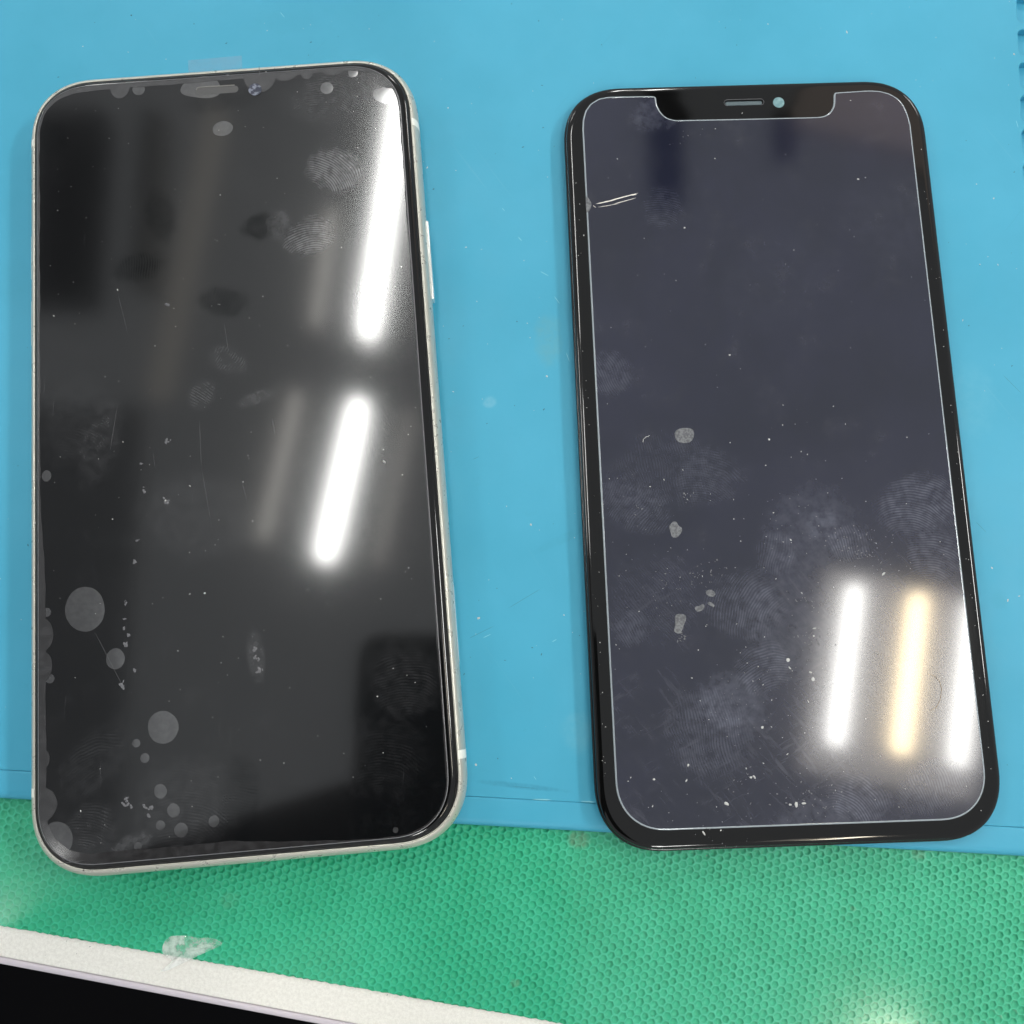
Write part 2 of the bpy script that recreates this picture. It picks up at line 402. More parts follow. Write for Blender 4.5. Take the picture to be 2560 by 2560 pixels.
# ================================================================== table, floor
TA = math.atan(-.178)                            # the table edge runs slightly askew
TO = (-89.65, -45.95)                        # a point on the table's front edge
table = empty('table_top', (TO[0], TO[1], -2.9), TA)
table['kind'] = 'structure'
rim = [(-160, 0), (260, 0), (260, 330), (-160, 330)]
bm = bmesh.new(); box(bm, -160, 260, 1.25, 330, -24, 0, .35); finish('white_surface', bm, M['white'], table)
bm = bmesh.new(); box(bm, -160, 260, 0, 1.2, -24, -.10, .45); finish('edge_band', bm, M['trim'], table)
bm = bmesh.new(); box(bm, -3000, 3000, -3000, 3000, -760, -750); fl = finish('floor', bm, M['floor']); fl['kind'] = 'structure'

# ================================================================== green honeycomb mat
green = tag(empty('honeycomb_mat', (0, 0, -2.96)), 'green embossed honeycomb mat between the blue mat and the pale table edge', 'mat')
def edge_y(x): return -39.3 - .165 * (x + 90.2) + .00035 * (x + 60) ** 2 * 0
bm = plate([(-190, edge_y(-190) + .25), (220, edge_y(220) + .25), (220, 190), (-190, 190)], [(0, .01), (0, .10)])
finish('backing', bm, M['green'], green, 0)
PITCHX = 1.47; ROT = math.radians(19); Rr = PITCHX / math.sqrt(3)
verts, faces, mids = [], [], []
ang = [ROT + math.radians(30 + 60 * i) for i in range(6)]
a1 = (PITCHX * math.cos(ROT), PITCHX * math.sin(ROT)); a2 = (PITCHX * math.cos(ROT + math.pi / 3), PITCHX * math.sin(ROT + math.pi / 3))
rnd = random.Random(3)
for i in range(-220, 221):
    for j in range(-220, 221):
        x = i * a1[0] + j * a2[0]; y = i * a1[1] + j * a2[1]
        x += .12 * math.sin(y * .11) ; y += .25 * math.sin(x * .05)
        if not (-112 < x < 118) or y > -8 - .056 * x or y < edge_y(x) - Rr * .8: continue
        b0 = len(verts); dep = rnd.uniform(.28, .48); jx, jy = .09 + rnd.uniform(-.10, .10), .15 + rnd.uniform(-.10, .10)
        rw = rnd.uniform(.09, .20); lift = rnd.uniform(-.015, .015)
        zb_ = .56
        for rr, z in ((Rr * 1.0, zb_ + lift), (Rr - rw, zb_ + lift), (Rr * .72, zb_ - dep * .55), (Rr * .40, zb_ - dep * .92)):
            for k_, a in enumerate(ang):
                q = rr * (1 + (rnd.uniform(-.05, .05) if rr < Rr else 0)); f = 0 if rr >= Rr - .2 else 1
                xx_ = x + q * math.cos(a) + jx * f; yy_ = y + q * math.sin(a) + jy * f
                ey_ = edge_y(xx_) + .10 * math.sin(xx_ * 4.1 + 1.3 * math.sin(xx_ * .7))
                verts.append((xx_ * S, max(yy_, ey_) * S, (z + (rnd.uniform(-.03, .03) if f else 0)) * S))
        verts.append(((x + jx) * S, max(y + jy, edge_y(x)) * S, (zb_ - dep) * S))
        for ring in range(3):
            for k_ in range(6):
                kk = (k_ + 1) % 6; o = b0 + ring * 6
                faces.append((o + k_, o + kk, o + 6 + kk, o + 6 + k_)); mids.append(1 if ring == 0 else 0)
        for k_ in range(6):
            faces.append((b0 + 18 + k_, b0 + 18 + (k_ + 1) % 6, b0 + 24)); mids.append(0)
me = bpy.data.meshes.new('honeycomb_cells'); me.from_pydata(verts, [], faces)
me.materials.append(M['green']); me.materials.append(M['green_rim_lit'])
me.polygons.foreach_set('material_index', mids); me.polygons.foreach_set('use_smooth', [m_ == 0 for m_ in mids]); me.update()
hc = bpy.data.objects.new('honeycomb_cells', me); col.objects.link(hc); hc.parent = green; hc['kind'] = 'stuff'

# ================================================================== blue silicone mat
BA = -math.atan(.0563)
blue = tag(empty('repair_mat', (0, -22.4, -2.5), BA), 'light blue silicone work mat lying under both phones', 'mat')
pockets = []
for k_ in range(-2, 9):
    y1 = 165.05 - k_ * 7.55; y0 = y1 - 6.15
    for xx in (96.95, 112.5):
        p_ = rrect(14.2, y1 - y0, 1.15, 4, 2, xx + 7.1, (y0 + y1) / 2)
        pockets.append((p_[::-1], 1.7))
outer = [(-150, 5.05), (165, 5.05), (165, 225), (-150, 225)]
bm = plate(outer, [(0, .05), (0, 2.40), (.06, 2.48), (.2, 2.5)], pockets)
finish('work_surface', bm, M['blue'], blue, 30)
bm = bmesh.new()
prof = [(0.25, .03), (0.0, .5), (0.0, 1.5), (.25, 2.1), (.8, 2.42), (1.5, 2.5), (4.55, 2.53), (4.86, 2.50), (4.97, 2.43), (5.035, 2.15), (5.045, .03)]
r0 = [bm.verts.new((-150 * S, y * S, z * S)) for y, z in prof]; r1 = [bm.verts.new((165 * S, y * S, z * S)) for y, z in prof]
for i in range(len(prof) - 1): bm.faces.new((r0[i], r0[i + 1], r1[i + 1], r1[i]))
bm.faces.new(r0); bm.faces.new(r1)
finish('front_rim', bm, M['blue'], blue, 50)
# specks, grit and scuffs of the blue mat
bm = bmesh.new()
rb = random.Random(11)
BF = local_fn(0, -22.4, BA, 0)
known = [(207, 116, .16), (320, 130, .12), (415, 148, .1), (2117, 80, .26), (1920, 60, .15), (1120, 270, .15), (1068, 419, .2), (1165, 618, .16), (1140, 426, .1), (1318, 808, .12),
         (1325, 844, .12), (1133, 979, .13), (1327, 1311, .25), (1196, 1545, .28), (1367, 941, .2), (2450, 661, .18), (2535, 135, .28), (2441, 460, .14), (2484, 496, .22), (2407, 800, .16), (2495, 662, .16),
         (1190, 1912, .2), (1410, 1538, .18), (2520, 1500, .2), (2480, 1420, .18), (2548, 1490, .15), (1450, 320, .15)]
for (px, py, r_) in known: x, y = BF(px, py); speck(bm, x, y, r_, 2.5)
for _ in range(240):
    x, y = rb.uniform(-100, 96), rb.uniform(6, 172); speck(bm, x, y, rb.uniform(.03, .10), 2.5)
tag(finish('dust', bm, M['dust'], blue, 0), kind='stuff')
M['grit'] = mat('dark_grit', (.035, .16, .22), .8)
bm = bmesh.new()
for _ in range(170):
    x, y = rb.uniform(-100, 96), rb.uniform(6, 172); speck(bm, x, y, rb.uniform(.05, .20), 2.495)
for (a, b) in (((1560, 1370), (1520, 1385)), ((1255, 1530), (1365, 1464)), ((1160, 1602), (1245, 1560)), ((1180, 1150), (1200, 1140)), ((2500, 930), (2560, 990)), ((1270, 1965), (1350, 1972)), ((2435, 1300), (2470, 1335))):
    sliver(bm, BF(*a), BF(*b), .11, 2.495, .01)
tag(finish('grit', bm, M['grit'], blue, 0), kind='stuff')
M['scuff'] = mat('pale_scuff', (.22, .58, .68), .6)
bm = bmesh.new()
for (a, b, w) in (((1295, 592), (1305, 603), .16), ((1350, 678), (1372, 690), .14), ((1207, 1595), (1228, 1585), .14), ((1380, 1605), (1392, 1598), .14), ((1334, 1940), (1341, 1950), .1), ((1385, 740), (1400, 760), .12),
                ((1415, 880), (1424, 905), .12), ((1380, 2000), (1330, 1998), .22), ((1490, 2005), (1450, 2003), .22), ((2540, 300), (2546, 320), .12), ((700, 30), (712, 44), .12), ((1255, 520), (1262, 528), .1)):
    sliver(bm, BF(*a), BF(*b), w, 2.5, .015)
tag(finish('scuffs', bm, M['scuff'], blue, 0), kind='stuff')

# clear scrap of tape behind the left phone
def m_clear(name, colr, alpha_lo, alpha_hi, scale, rough=.25):
    m = mat(name, colr, rough); k = NT(m)
    k.link(k.ramp(k.noise(scale, 4, .6), .35, .65, alpha_lo, alpha_hi), k.b.inputs['Alpha']); return m
M['tape'] = m_clear('clear_tape', (.45, .62, .75), .16, .24, .3)
M['glare'] = m_clear('glare_sheet', (.92, .95, .92), .12, .60, .38, .2)  # whitish see-through sheet that carries the glare in its colour
M['glare'].node_tree.nodes['Principled BSDF'].inputs['Coat Weight'].default_value = 1
c_ = [at(470, 151, .05), at(604, 139, .05), at(606, 172, .05), at(606, 240, .05), at(474, 240, .05)]
bm = plate(c_, [(0, .03), (0, .07)])
tag(finish('clear_tape', bm, M['tape'], None, 0), 'faint clear tape scrap stuck on the blue mat behind the silver framed phone', 'tape')
# glare across the green mat and pale table edge, shaped as a thin sheet
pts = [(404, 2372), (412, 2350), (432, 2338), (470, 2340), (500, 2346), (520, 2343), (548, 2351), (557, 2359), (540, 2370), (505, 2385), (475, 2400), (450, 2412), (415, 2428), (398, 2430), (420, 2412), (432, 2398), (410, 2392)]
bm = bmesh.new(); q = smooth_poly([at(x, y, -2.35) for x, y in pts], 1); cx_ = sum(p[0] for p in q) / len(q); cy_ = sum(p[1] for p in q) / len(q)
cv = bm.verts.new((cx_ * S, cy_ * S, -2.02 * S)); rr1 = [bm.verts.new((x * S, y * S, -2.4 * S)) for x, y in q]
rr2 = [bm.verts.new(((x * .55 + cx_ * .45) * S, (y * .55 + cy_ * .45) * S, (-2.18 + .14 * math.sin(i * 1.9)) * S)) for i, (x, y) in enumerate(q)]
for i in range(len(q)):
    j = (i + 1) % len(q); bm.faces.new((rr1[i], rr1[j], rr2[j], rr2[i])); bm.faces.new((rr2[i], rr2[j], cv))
tag(finish('glare_patch', bm, M['glare'], None, 60), 'patch of glare shaped as a thin milky sheet where green mat meets pale table edge', 'plastic scrap')

# ================================================================== left phone
ph = tag(empty('smartphone', (LX, LY, 0), LA), 'silver framed phone with dark matte film full of round air bubbles', 'phone')
FW, FH, FR = 75.7, 150.9, 13.2
fprof = [(2.2, .05), (1.1, .35), (.35, 1.2), (.06, 2.4), (0, 4.0), (.06, 5.4), (.30, 6.6), (.72, 7.35), (1.05, 7.66), (1.25, 7.74), (1.42, 7.66), (1.46, 7.0)]
finish('frame', loft(FW, FH, FR, fprof, True, True, n=18), M['alu'], ph, 50)
finish('gasket', loft(FW - 2.9, FH - 2.9, FR - 1.45, [(0.0, 6.9), (0, 7.60), (.14, 7.78), (.40, 7.72)], n=18), M['gasket'], ph, 50)
gprof = [(0, 7.2), (0, 7.72), (.10, 7.98), (.32, 8.16), (.70, 8.27), (1.2, 8.30)]
finish('screen_glass', loft(FW - 3.5, FH - 3.5, FR - 1.75, gprof, n=18), M['glass_black'], ph, 50)
# the film, set a little to the left, so that the glass edge shows on the right
FLW, FLH, FLX, FLY, FLR = 70.3, 145.9, -.42, -.15, 10.6
film = finish('screen_film', loft(FLW, FLH, FLR, [(0, 8.31), (.02, 8.42), (.10, 8.48)], cx=FLX, cy=FLY, n=18), M['film'], ph, 30)
# lifted edge of the film with a wavy inner outline
def lifted_edge():
    out = rrect(FLW - .3, FLH - .3, FLR - .15, 60, 2.35, FLX, FLY)
    # subdivide the straight sides
    pts = []
    for i in range(len(out)):
        a, b = Vector(out[i]), Vector(out[(i + 1) % len(out)]); n = max(1, int((b - a).length / .35))
        pts += [tuple(a.lerp(b, t / n)) for t in range(n)]
    bumps = [(301, 229, 1.9, 2.2), (650, 211, 3.1, 3.0), (715, 183, 2.0, .9), (768, 184, 1.2, 1.1), (833, 178, 1.9, .7), (952, 200, 2.6, 1.6), (118, 1586, 2.6, 1.35), (116, 1665, 2.3, 1.1), (110, 1897, 1.4, .6), (127, 2009, 2.6, 1.9), (700, 186, 6, .3)]
    bl = [(LF(a, b), wd, h) for a, b, wd, h in bumps]
    inner = []
    n = len(pts)
    for i, (x, y) in enumerate(pts):
        t = (Vector(pts[(i + 1) % n]) - Vector(pts[i - 1])).normalized(); nn = Vector((-t.y, t.x))
        nx, ny = abs(nn.x), nn.y
        u = (x - FLX) / (FLW / 2); v = (y - FLY) / (FLH / 2)
        wl = 1.25 if v < -.35 else .28 + max(0, (-.1 - v)) * 3.9
        wt = .95 - .25 * u; wb = 1.75 * max(.12, min(1, (0.55 - u) * 1.6)) ; wr = .22
        hx = nn.x > 0                     # left side: inward normal points to +x
        w = (nn.x ** 2) * (wl if hx else wr) + (nn.y ** 2) * (wt if nn.y < 0 else wb)
        for (bx, by), wd, h in bl:
            tt = Vector((x - bx, y - by)); d = abs(tt.dot(t)); dn = abs(tt.dot(nn))
            if d < wd and dn < 6: w += h * (1 - (d / wd) ** 2) ** .62
        w += .06 * math.sin(i * .13) + .04 * math.sin(i * .41)
        inner.append((x + nn.x * max(w, .12), y + nn.y * max(w, .12)))
    bm = bmesh.new(); Z = 8.50
    A = [bm.verts.new((x * S, y * S, 8.485 * S)) for x, y in pts]; B = [bm.verts.new((x * S, y * S, (Z + .02 * min(1.9, (Vector(pts[i]) - Vector((x, y))).length)) * S)) for i, (x, y) in enumerate(inner)]
    for i in range(n): j = (i + 1) % n; bm.faces.new((A[i], A[j], B[j], B[i]))
    return bm
finish('lifted_edge', lifted_edge(), M['lifted'], film, 60)
bm = bmesh.new(); o1 = rrect(FLW, FLH, FLR, 18, 2.35, FLX, FLY); rg = [[bm.verts.new((x * S, y * S, z * S)) for x, y in o] for o, z in ((offset(o1, -.03), 8.32), (offset(o1, -.02), 8.46), (offset(o1, .04), 8.515), (offset(o1, .13), 8.52))]
for a, b in zip(rg, rg[1:]):
    for i in range(len(a)): j = (i + 1) % len(a); bm.faces.new((a[i], a[j], b[j], b[i]))
finish('cut_edge', bm, M['rimline'], film, 60)
def flat_blob(name, pts, parent, m, z, h=.003, ins=.12):
    return finish(name, plate(pts, [(0, z), (ins, z + h)]), m, parent, 4)
def rpx(px_r): return px_r / 12.9
for (px, py, rx, ry, a, jg) in ((117, 1190, 11, 13, 0, .02), (213, 1523, 45, 50, .2, .02), (117, 1531, 10, 10, 0, .02), (125.5, 1697, 10, 10, 0, .02), (289, 1647, 21, 23, 0, .02), (408, 1818, 34, 35.5, .5, .03),
    (341, 1858, 9, 9, 0, .03), (362.5, 1895, 10.3, 10.3, 0, .03), (401.5, 1978, 14, 15.5, .3, .04), (434, 2026, 14, 15, .2, .03), (401.5, 2063, 10.5, 10, 0, .03), (453, 2075, 15, 15, 0, .02),
    (535, 2053, 11.5, 12.5, 0, .05), (345, 2116, 8.5, 9, 0, .03), (529, 2117, 8, 8, 0, .06), (347, 224, 15.5, 15.5, 0, .02), (557, 322, 25.5, 19.5, .1, .03), (569.6, 190.6, 5.2, 5.2, 0, .03),
    (882.6, 182, 12.3, 12.3, 0, .02), (817, 220.8, 16, 16, 0, .02), (989, 2075, 6, 6, 0, .03)):
    x, y = LF(px, py); b_ = flat_blob('air_bubble', blob(x, y, rpx(rx), rpx(ry) * 1.03, a, jg, 36), film, M['bubble'], 8.482)
pp = smooth_poly([LF(a, b) for a, b in ((116, 2064), (138, 2052), (165, 2058), (180, 2078), (183, 2100), (178, 2122), (160, 2136), (138, 2122), (120, 2094))], 3)
flat_blob('air_bubble', pp, film, M['bubble'], 8.482)
pp = smooth_poly([LF(a, b) for a, b in ((451, 222), (463, 204), (490, 194), (522, 190), (541, 198), (551, 214), (553, 232), (540, 243), (515, 247), (490, 244), (465, 240), (452, 233))], 3)
flat_blob('air_bubble', pp, film, M['bubble'], 8.482)
pp = smooth_poly([LF(a, b) for a, b in ((966, 214), (950, 222), (936, 224), (930, 238), (940, 252), (962, 261), (980, 256), (987, 246), (988, 224), (978, 206), (972, 200))], 3)
flat_blob('air_bubble', pp, film, M['bubble'], 8.482)
# earpiece and front camera under the film
def pill(cx, cy, w, h, a, n=10):
    out = []
    for sx, a0 in ((1, -90), (-1, 90)):
        for i in range(n + 1):
            t = math.radians(a0 + 180 * i / n); x, y = sx * (w / 2 - h / 2) + h / 2 * math.cos(t), h / 2 * math.sin(t)
            out.append((cx + x * math.cos(a) - y * math.sin(a), cy + x * math.sin(a) + y * math.cos(a)))
    return out
ex, ey = LF(543, 226)
ear = finish('earpiece', plate(pill(ex, ey, 8.3, 1.55, -.01), [(0, 8.48), (.02, 8.515)]), mat('film_over_slot', (.085, .085, .085), .4), film, 0)
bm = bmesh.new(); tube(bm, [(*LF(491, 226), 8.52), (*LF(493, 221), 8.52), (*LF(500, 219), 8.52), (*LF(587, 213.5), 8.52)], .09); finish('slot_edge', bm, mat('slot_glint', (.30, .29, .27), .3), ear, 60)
cxy = LF(638, 225); flat_blob('front_camera', blob(*cxy, 1.28, 1.28, 0, 0, 32), film, M['lens'], 8.575)
# frame details: antenna bands, keys, card tray
def frame_patch(name, side, y0, y1, m, z0i=1, z1i=9, lift=.03, par=ph):
    pr = fprof[z0i:z1i + 1]; bm = bmesh.new()
    A = []; B = []
    for ins, z in pr:
        x = side * (FW / 2 - ins + lift); A.append(bm.verts.new((x * S, y0 * S, (z + (lift if ins > .3 and z > 5 else 0)) * S))); B.append(bm.verts.new((x * S, y1 * S, (z + (lift if ins > .3 and z > 5 else 0)) * S)))
    for i in range(len(pr) - 1): bm.faces.new((A[i], A[i + 1], B[i + 1], B[i]))
    return finish(name, bm, m, par, 60)
LS = local_fn(LX, LY, LA, 5.0)
def ly(px, py): return LS(px, py)[1]
for side, px, py in ((1, 1041, 322), (1, 1153, 1884), (-1, 74, 377), (-1, 80, 1981)):
    y = ly(px, py); frame_patch('antenna_band', side, y - .75, y + .75, M['antenna'])
def key(name, side, pa, pb, m, prot=.45, zc=3.9, hh=1.3):
    y0, y1 = ly(*pb), ly(*pa); x = side * FW / 2; bm = bmesh.new()
    box(bm, min(x - side * .6, x + side * prot), max(x - side * .6, x + side * prot), y0, y1, zc - hh, zc + hh, .3); return finish(name, bm, m, ph, 40)
key('side_button', 1, (1062, 552), (1080, 748), M['button'])
key('volume_button', -1, (69, 590), (70, 702), M['antenna'], .5)
key('volume_button', -1, (70, 752), (71, 868), M['antenna'], .5)
key('card_tray', 1, (1128, 1458), (1144, 1658), M['button'], .06)
# nicks along the frame lip and dust on the film
bm = bmesh.new(); rn = random.Random(5)
outl = rrect(FW - 2.4, FH - 2.4, FR - 1.2, 18)
for _ in range(38):
    i = rn.randrange(len(outl)); a, b = Vector(outl[i]), Vector(outl[(i + 1) % len(outl)]); p_ = a.lerp(b, rn.random())
    speck(bm, p_.x, p_.y, rn.uniform(.05, .16), 7.70)
tag(finish('nicks', bm, M['steel_black'], ph, 0), kind='stuff')
bm = bmesh.new()
for (px, py, r_) in ((961, 1155, .28), (294, 725, .2), (551, 488, .15), (445, 1627, .16), (553, 1657, .1), (202, 2028, .18), (983, 1671, .12), (1038, 1706, .12), (944, 1741, .16), (414, 1251, .25), (475, 1215, .18), (308, 1105, .14), (282, 1298, .12), (353, 1175, .12),
                     (135, 790, .14), (710, 1908, .12), (651, 1900, .1), (883, 1943, .1), (958, 1882, .1), (475, 1485, .18), (512, 1483, .22), (651, 1900, .08), (665, 180, .12), (608, 1205, .1), (88, 1308, .16)):
    x, y = LF(px, py); speck(bm, x, y, r_ * .8, 8.49)
for _ in range(150):
    x, y = rn.uniform(-34, 34), rn.uniform(-70, 70); speck(bm, x, y, rn.uniform(.03, .075), 8.49)
tag(finish('dust', bm, M['dust'], film, 0), kind='stuff')
bm = bmesh.new()
for (px, py, r_) in ((315, 1507, .35), (311, 1548, .3), (309, 1571, .4), (322, 1588, .45), (313, 1612, .6), (336, 1673, .45), (306, 1712, .7), (345, 1350, .3), (335, 1403, .5), (352, 1160, .3), (414, 1252, .6), (419, 1105, .5), (640, 1625, .6), (645, 1648, .6), (650, 1675, .6), (316, 2008, .7), (365, 2020, .7), (358, 1228, .5), (418, 760, .5)):
    x, y = LF(px, py)
    for _ in range(5): speck(bm, x + rn.gauss(0, r_ * .5), y + rn.gauss(0, r_ * .5), r_ * rn.uniform(.3, .6), 8.49, 7)
tag(finish('grime', bm, M['dust_dim'], film, 0), kind='stuff')
bm = bmesh.new()
for a, b, w in (((235, 1575), (316, 1732), .07), ((561, 808), (571, 878), .08), ((499, 1050), (504, 1170), .07), ((504, 1170), (530, 1320), .07), ((294, 730), (320, 835), .06), ((383, 1130), (388, 1170), .06), ((680, 1045), (688, 1085), .07),
                ((605, 1205), (617, 1250), .06), ((140, 2160), (250, 2146), .10), ((137, 2128), (163, 2152), .16), ((649, 2250 - 80), (700, 2132), .05), ((648, 165), (649, 190), .10), ((275, 1130), (295, 1010), .08)):
    sliver(bm, LF(*a), LF(*b), w, 8.49, .012)
tag(finish('scratches', bm, M['scratch'], film, 0), kind='stuff')

# ================================================================== right display assembly
dp = tag(empty('display_panel', (PX, PY, 0), PA), 'black bare display panel with notch and cracked glass protector near left edge', 'phone screen')
DW, DH, DR = 72.5, 147.8, 12.2
finish('back_plate', loft(DW - 5, DH - 6, 9, [(0, .06), (0, 1.9)]), M['steel_black'], dp, 30)
finish('bezel_frame', loft(DW, DH, DR, [(.7, 1.5), (.1, 1.75), (0, 2.1), (.03, 2.5), (.18, 2.66), (.42, 2.70)], n=18), M['steel_black'], dp, 50)
RE = local_fn(PX, PY, PA, 3.5)
epx, epy = RE(1860, 256); cpx, cpy = RE(1947.5, 254.5)
hole1 = pill(epx, epy, 8.0, 1.35, 0)[::-1]; hole2 = blob(cpx, cpy, 1.32, 1.32, 0, 0, 28)[::-1]
gp = [(.42, 2.6), (.40, 2.95), (.50, 3.20), (.74, 3.38), (1.15, 3.48), (1.7, 3.50)]
glass = finish('cover_glass', plate(rrect(DW, DH, DR, 18), gp, [(hole1, .35), (hole2, .25)]), M['glass_black'], dp, 24)
finish('earpiece_mesh', plate(pill(epx, epy, 7.4, .85, 0), [(0, 3.16), (0.02, 3.20)]), M['mesh'], glass, 0)
finish('camera_window', plate(blob(cpx, cpy, 1.14, 1.14, 0, 0, 28), [(0, 3.26), (.02, 3.30)]), M['window'], glass, 0)
bm = bmesh.new(); tube(bm, [(x, y, 3.50) for x, y in pill(epx, epy, 8.0, 1.35, 0)] , .05); finish('slot_rim', bm, M['rimline'], glass, 60)
# protector outline from its corners, with the notch
TLc = [RF(1456, 324), RF(1457, 300), RF(1463, 278), RF(1476, 260), RF(1497, 247), RF(1522, 242.5), RF(1577, 241.3)]
notch = [RF(1577, 241.3), RF(1628, 240.8), RF(1636, 241.5), RF(1640, 245), RF(1641, 259), RF(1645, 270), RF(1652, 282), RF(1661, 291), RF(1671, 297), RF(1688, 301), RF(1860, 297.5), RF(2047, 293), RF(2062, 290), RF(2074, 282), RF(2082, 270), RF(2084.5, 256), RF(2084.5, 239), RF(2086, 233), RF(2091, 231.5), RF(2173, 226.5)]
TRc = [RF(2200, 228), RF(2225, 235), RF(2245, 247), RF(2258, 262), RF(2268, 284), RF(2276, 312)]
xr = 0.5 * (RF(2300, 500)[0] + RF(2317, 660)[0]); xl = .5 * (RF(1467, 476)[0] + RF(1523, 1700)[0]); yb = RF(1900, 2067)[1]
print('protector local', TLc[0], xl, TRc[-1], xr, yb)
rb_ = 8.6; BRc = []; BLc = []
for i in range(13):
    a = math.radians(-90 * i / 12)
    BRc.append((xr - rb_ + rb_ * math.cos(a) ** .92 if i < 12 else xr - rb_, yb + rb_ - rb_ * abs(math.sin(a)) ** .92))
for i in range(13):
    a = math.radians(-90 - 90 * i / 12)
    BLc.append((xl + rb_ - rb_ * abs(math.cos(a)) ** .92 if i > 0 else xl + rb_, yb + rb_ - rb_ * abs(math.sin(a)) ** .92 if i < 12 else yb + rb_))
outline = (TLc[:-1] + notch + TRc + BRc + BLc)
seen = []; 
for p_ in outline:
    if not seen or (Vector(p_) - Vector(seen[-1])).length > .15: seen.append(p_)
outline = seen
dense = []
for i in range(len(outline)):
    a, b = Vector(outline[i]), Vector(outline[(i + 1) % len(outline)]); n = max(1, int((b - a).length / .9))
    dense += [tuple(a.lerp(b, t_ / n)) for t_ in range(n)]
outline = smooth_poly(dense, 2)
# a chip missing from the left edge
prot = finish('screen_protector', plate(outline, [(0, 3.505), (0, 3.72), (.16, 3.84)]), [M['protector']], dp, 25)
bm = bmesh.new()
o1, o2, o3, o4 = outline, offset(outline, -.02), offset(outline, .12), offset(outline, .27)
rg = [[bm.verts.new((x * S, y * S, z * S)) for x, y in o] for o, z in ((o2, 3.506), (o2, 3.74), (o3, 3.835), (o4, 3.856))]
for a, b in zip(rg, rg[1:]):
    for i in range(len(a)): j = (i + 1) % len(a); bm.faces.new((a[i], a[j], b[j], b[i]))
finish('cut_edge', bm, M['edge_glass'], prot, 60)
# crack and chip
bm = bmesh.new()
for a, b, w in (((1488, 511), (1540, 500), .22), ((1515, 505), (1597, 483), .24), ((1494, 519), (1548, 510), .12), ((1530, 512), (1592, 495), .16), ((1505, 507), (1535, 501), .26), ((1482, 514), (1490, 520), .12), ((1575, 489), (1592, 487), .2)):
    sliver(bm, RF(*a), RF(*b), w, 3.84, .05)
tag(finish('crack', bm, M['crack'], prot, 0), 'bright double crack running in from the left edge')
flat_blob('chip', smooth_poly([RF(a, b) for a, b in ((1464, 492), (1469, 493), (1477, 505), (1479, 513), (1476, 523), (1469, 532), (1465, 531))], 1), prot, M['residue'], 3.84, .03, .05)
# dried residue spots
for pts in (((1686, 1081), (1694, 1073), (1710, 1070), (1727, 1071), (1734, 1077), (1735, 1092), (1728, 1105), (1712, 1109), (1694, 1105), (1687, 1095)),
            ((1672, 1318), (1680, 1305), (1690, 1303), (1696, 1315), (1706, 1320), (1703, 1333), (1692, 1345), (1680, 1344), (1676, 1332)),
            ((1687, 1537), (1700, 1534), (1713, 1537), (1716, 1548), (1710, 1560), (1707, 1572), (1700, 1585), (1690, 1583), (1684, 1577), (1688, 1560)),
            ((1735, 1517), (1748, 1515), (1758, 1509), (1762, 1518), (1753, 1528), (1740, 1530)), ((1766, 1508), (1775, 1504), (1787, 1512), (1784, 1519), (1774, 1514)),
            ((1762, 1480), (1775, 1472), (1790, 1483), (1783, 1494), (1768, 1489))):
    flat_blob('residue_spot', smooth_poly([RF(a, b) for a, b in pts], 1), prot, M['residue'], 3.842, .03, .08)
# hairs
bm = bmesh.new(); hp = [(2318, 1685), (2335, 1690), (2348, 1703), (2353, 1722), (2350, 1748), (2340, 1768), (2325, 1777)]
tube(bm, [(*RF(a, b), 3.88 + .05 * (i % 2)) for i, (a, b) in enumerate(hp)], .035, 5); tag(finish('hair', bm, M['hair'], None, 60, (PX, PY, 0), PA), 'fine curved hair lying by the warm lamp reflection on the black panel', 'hair')
bm = bmesh.new(); hp = [(1607, 1106), (1608, 1099), (1614, 1093), (1620, 1092), (1623, 1089)]
tube(bm, [(*RF(a, b), 3.88) for a, b in hp], .05, 5); tag(finish('lint', bm, M['dust'], None, 60, (PX, PY, 0), PA), 'tiny curled white lint left of the grey residue spot on the black panel', 'lint')
# dust
bm = bmesh.new(); rd = random.Random(21)
for (px, py, r_) in ((1824, 888, .2), (1763, 862, .1), (2145, 449, .3), (2163, 445, .15), (2126, 252, .18), (1855, 284, .18), (1543, 398, .15), (1788, 323, .14), (1787, 397, .14), (1711, 570, .22), (1460, 587, .18), (1707, 1175, .15), (1625, 1217, .2), (1825, 1107, .15), (1922, 1099, .24), (1956, 1063, .15),
                     (1957, 1013, .13), (2083, 1016, .14), (2113, 1061, .16), (1976, 1350, .2), (1933, 1282, .16), (1834, 1298, .14), (1859, 1297, .1), (2208, 1435, .35), (1720, 1912, .3), (1635, 1948, .26), (1716, 1951, .28), (1865, 1921, .24), (1815, 2009, .5), (1760, 2083, .35), (1803, 2076, .2), (1631, 2015, .2), (1908, 1908, .15), (1905, 1818, .35), (1928, 1817, .18),
                     (1885, 1942, .4), (1877, 1943, .3), (1970, 1650, .4), (1974, 1670, .28), (2032, 1697, .4), (2026, 1681, .35), (2034, 1590, .25), (2036, 1571, .25), (2020, 1753, .2), (1660, 1200, .16), (1968, 1885, .2), (2004, 1483, .2), (1540, 1612, .14), (1500, 1606, .14), (1729, 1695, .16), (1750, 1752, .12), (1990, 2012, .5), (2010, 2008, .4), (1975, 2011, .3), (2200, 1890, .15)):
    x, y = RF(px, py); speck(bm, x, y, r_ * .8, 3.85 if abs(x) < 33 and abs(y) < 69 else 3.5, 7)
for _ in range(170):
    x = rd.uniform(-32, 32); y = rd.uniform(-69, 60)
    if rd.random() < .6: y = rd.uniform(-69, 0)
    speck(bm, x, y, rd.uniform(.025, .10) * (1.2 if y < 0 else .8), 3.85)
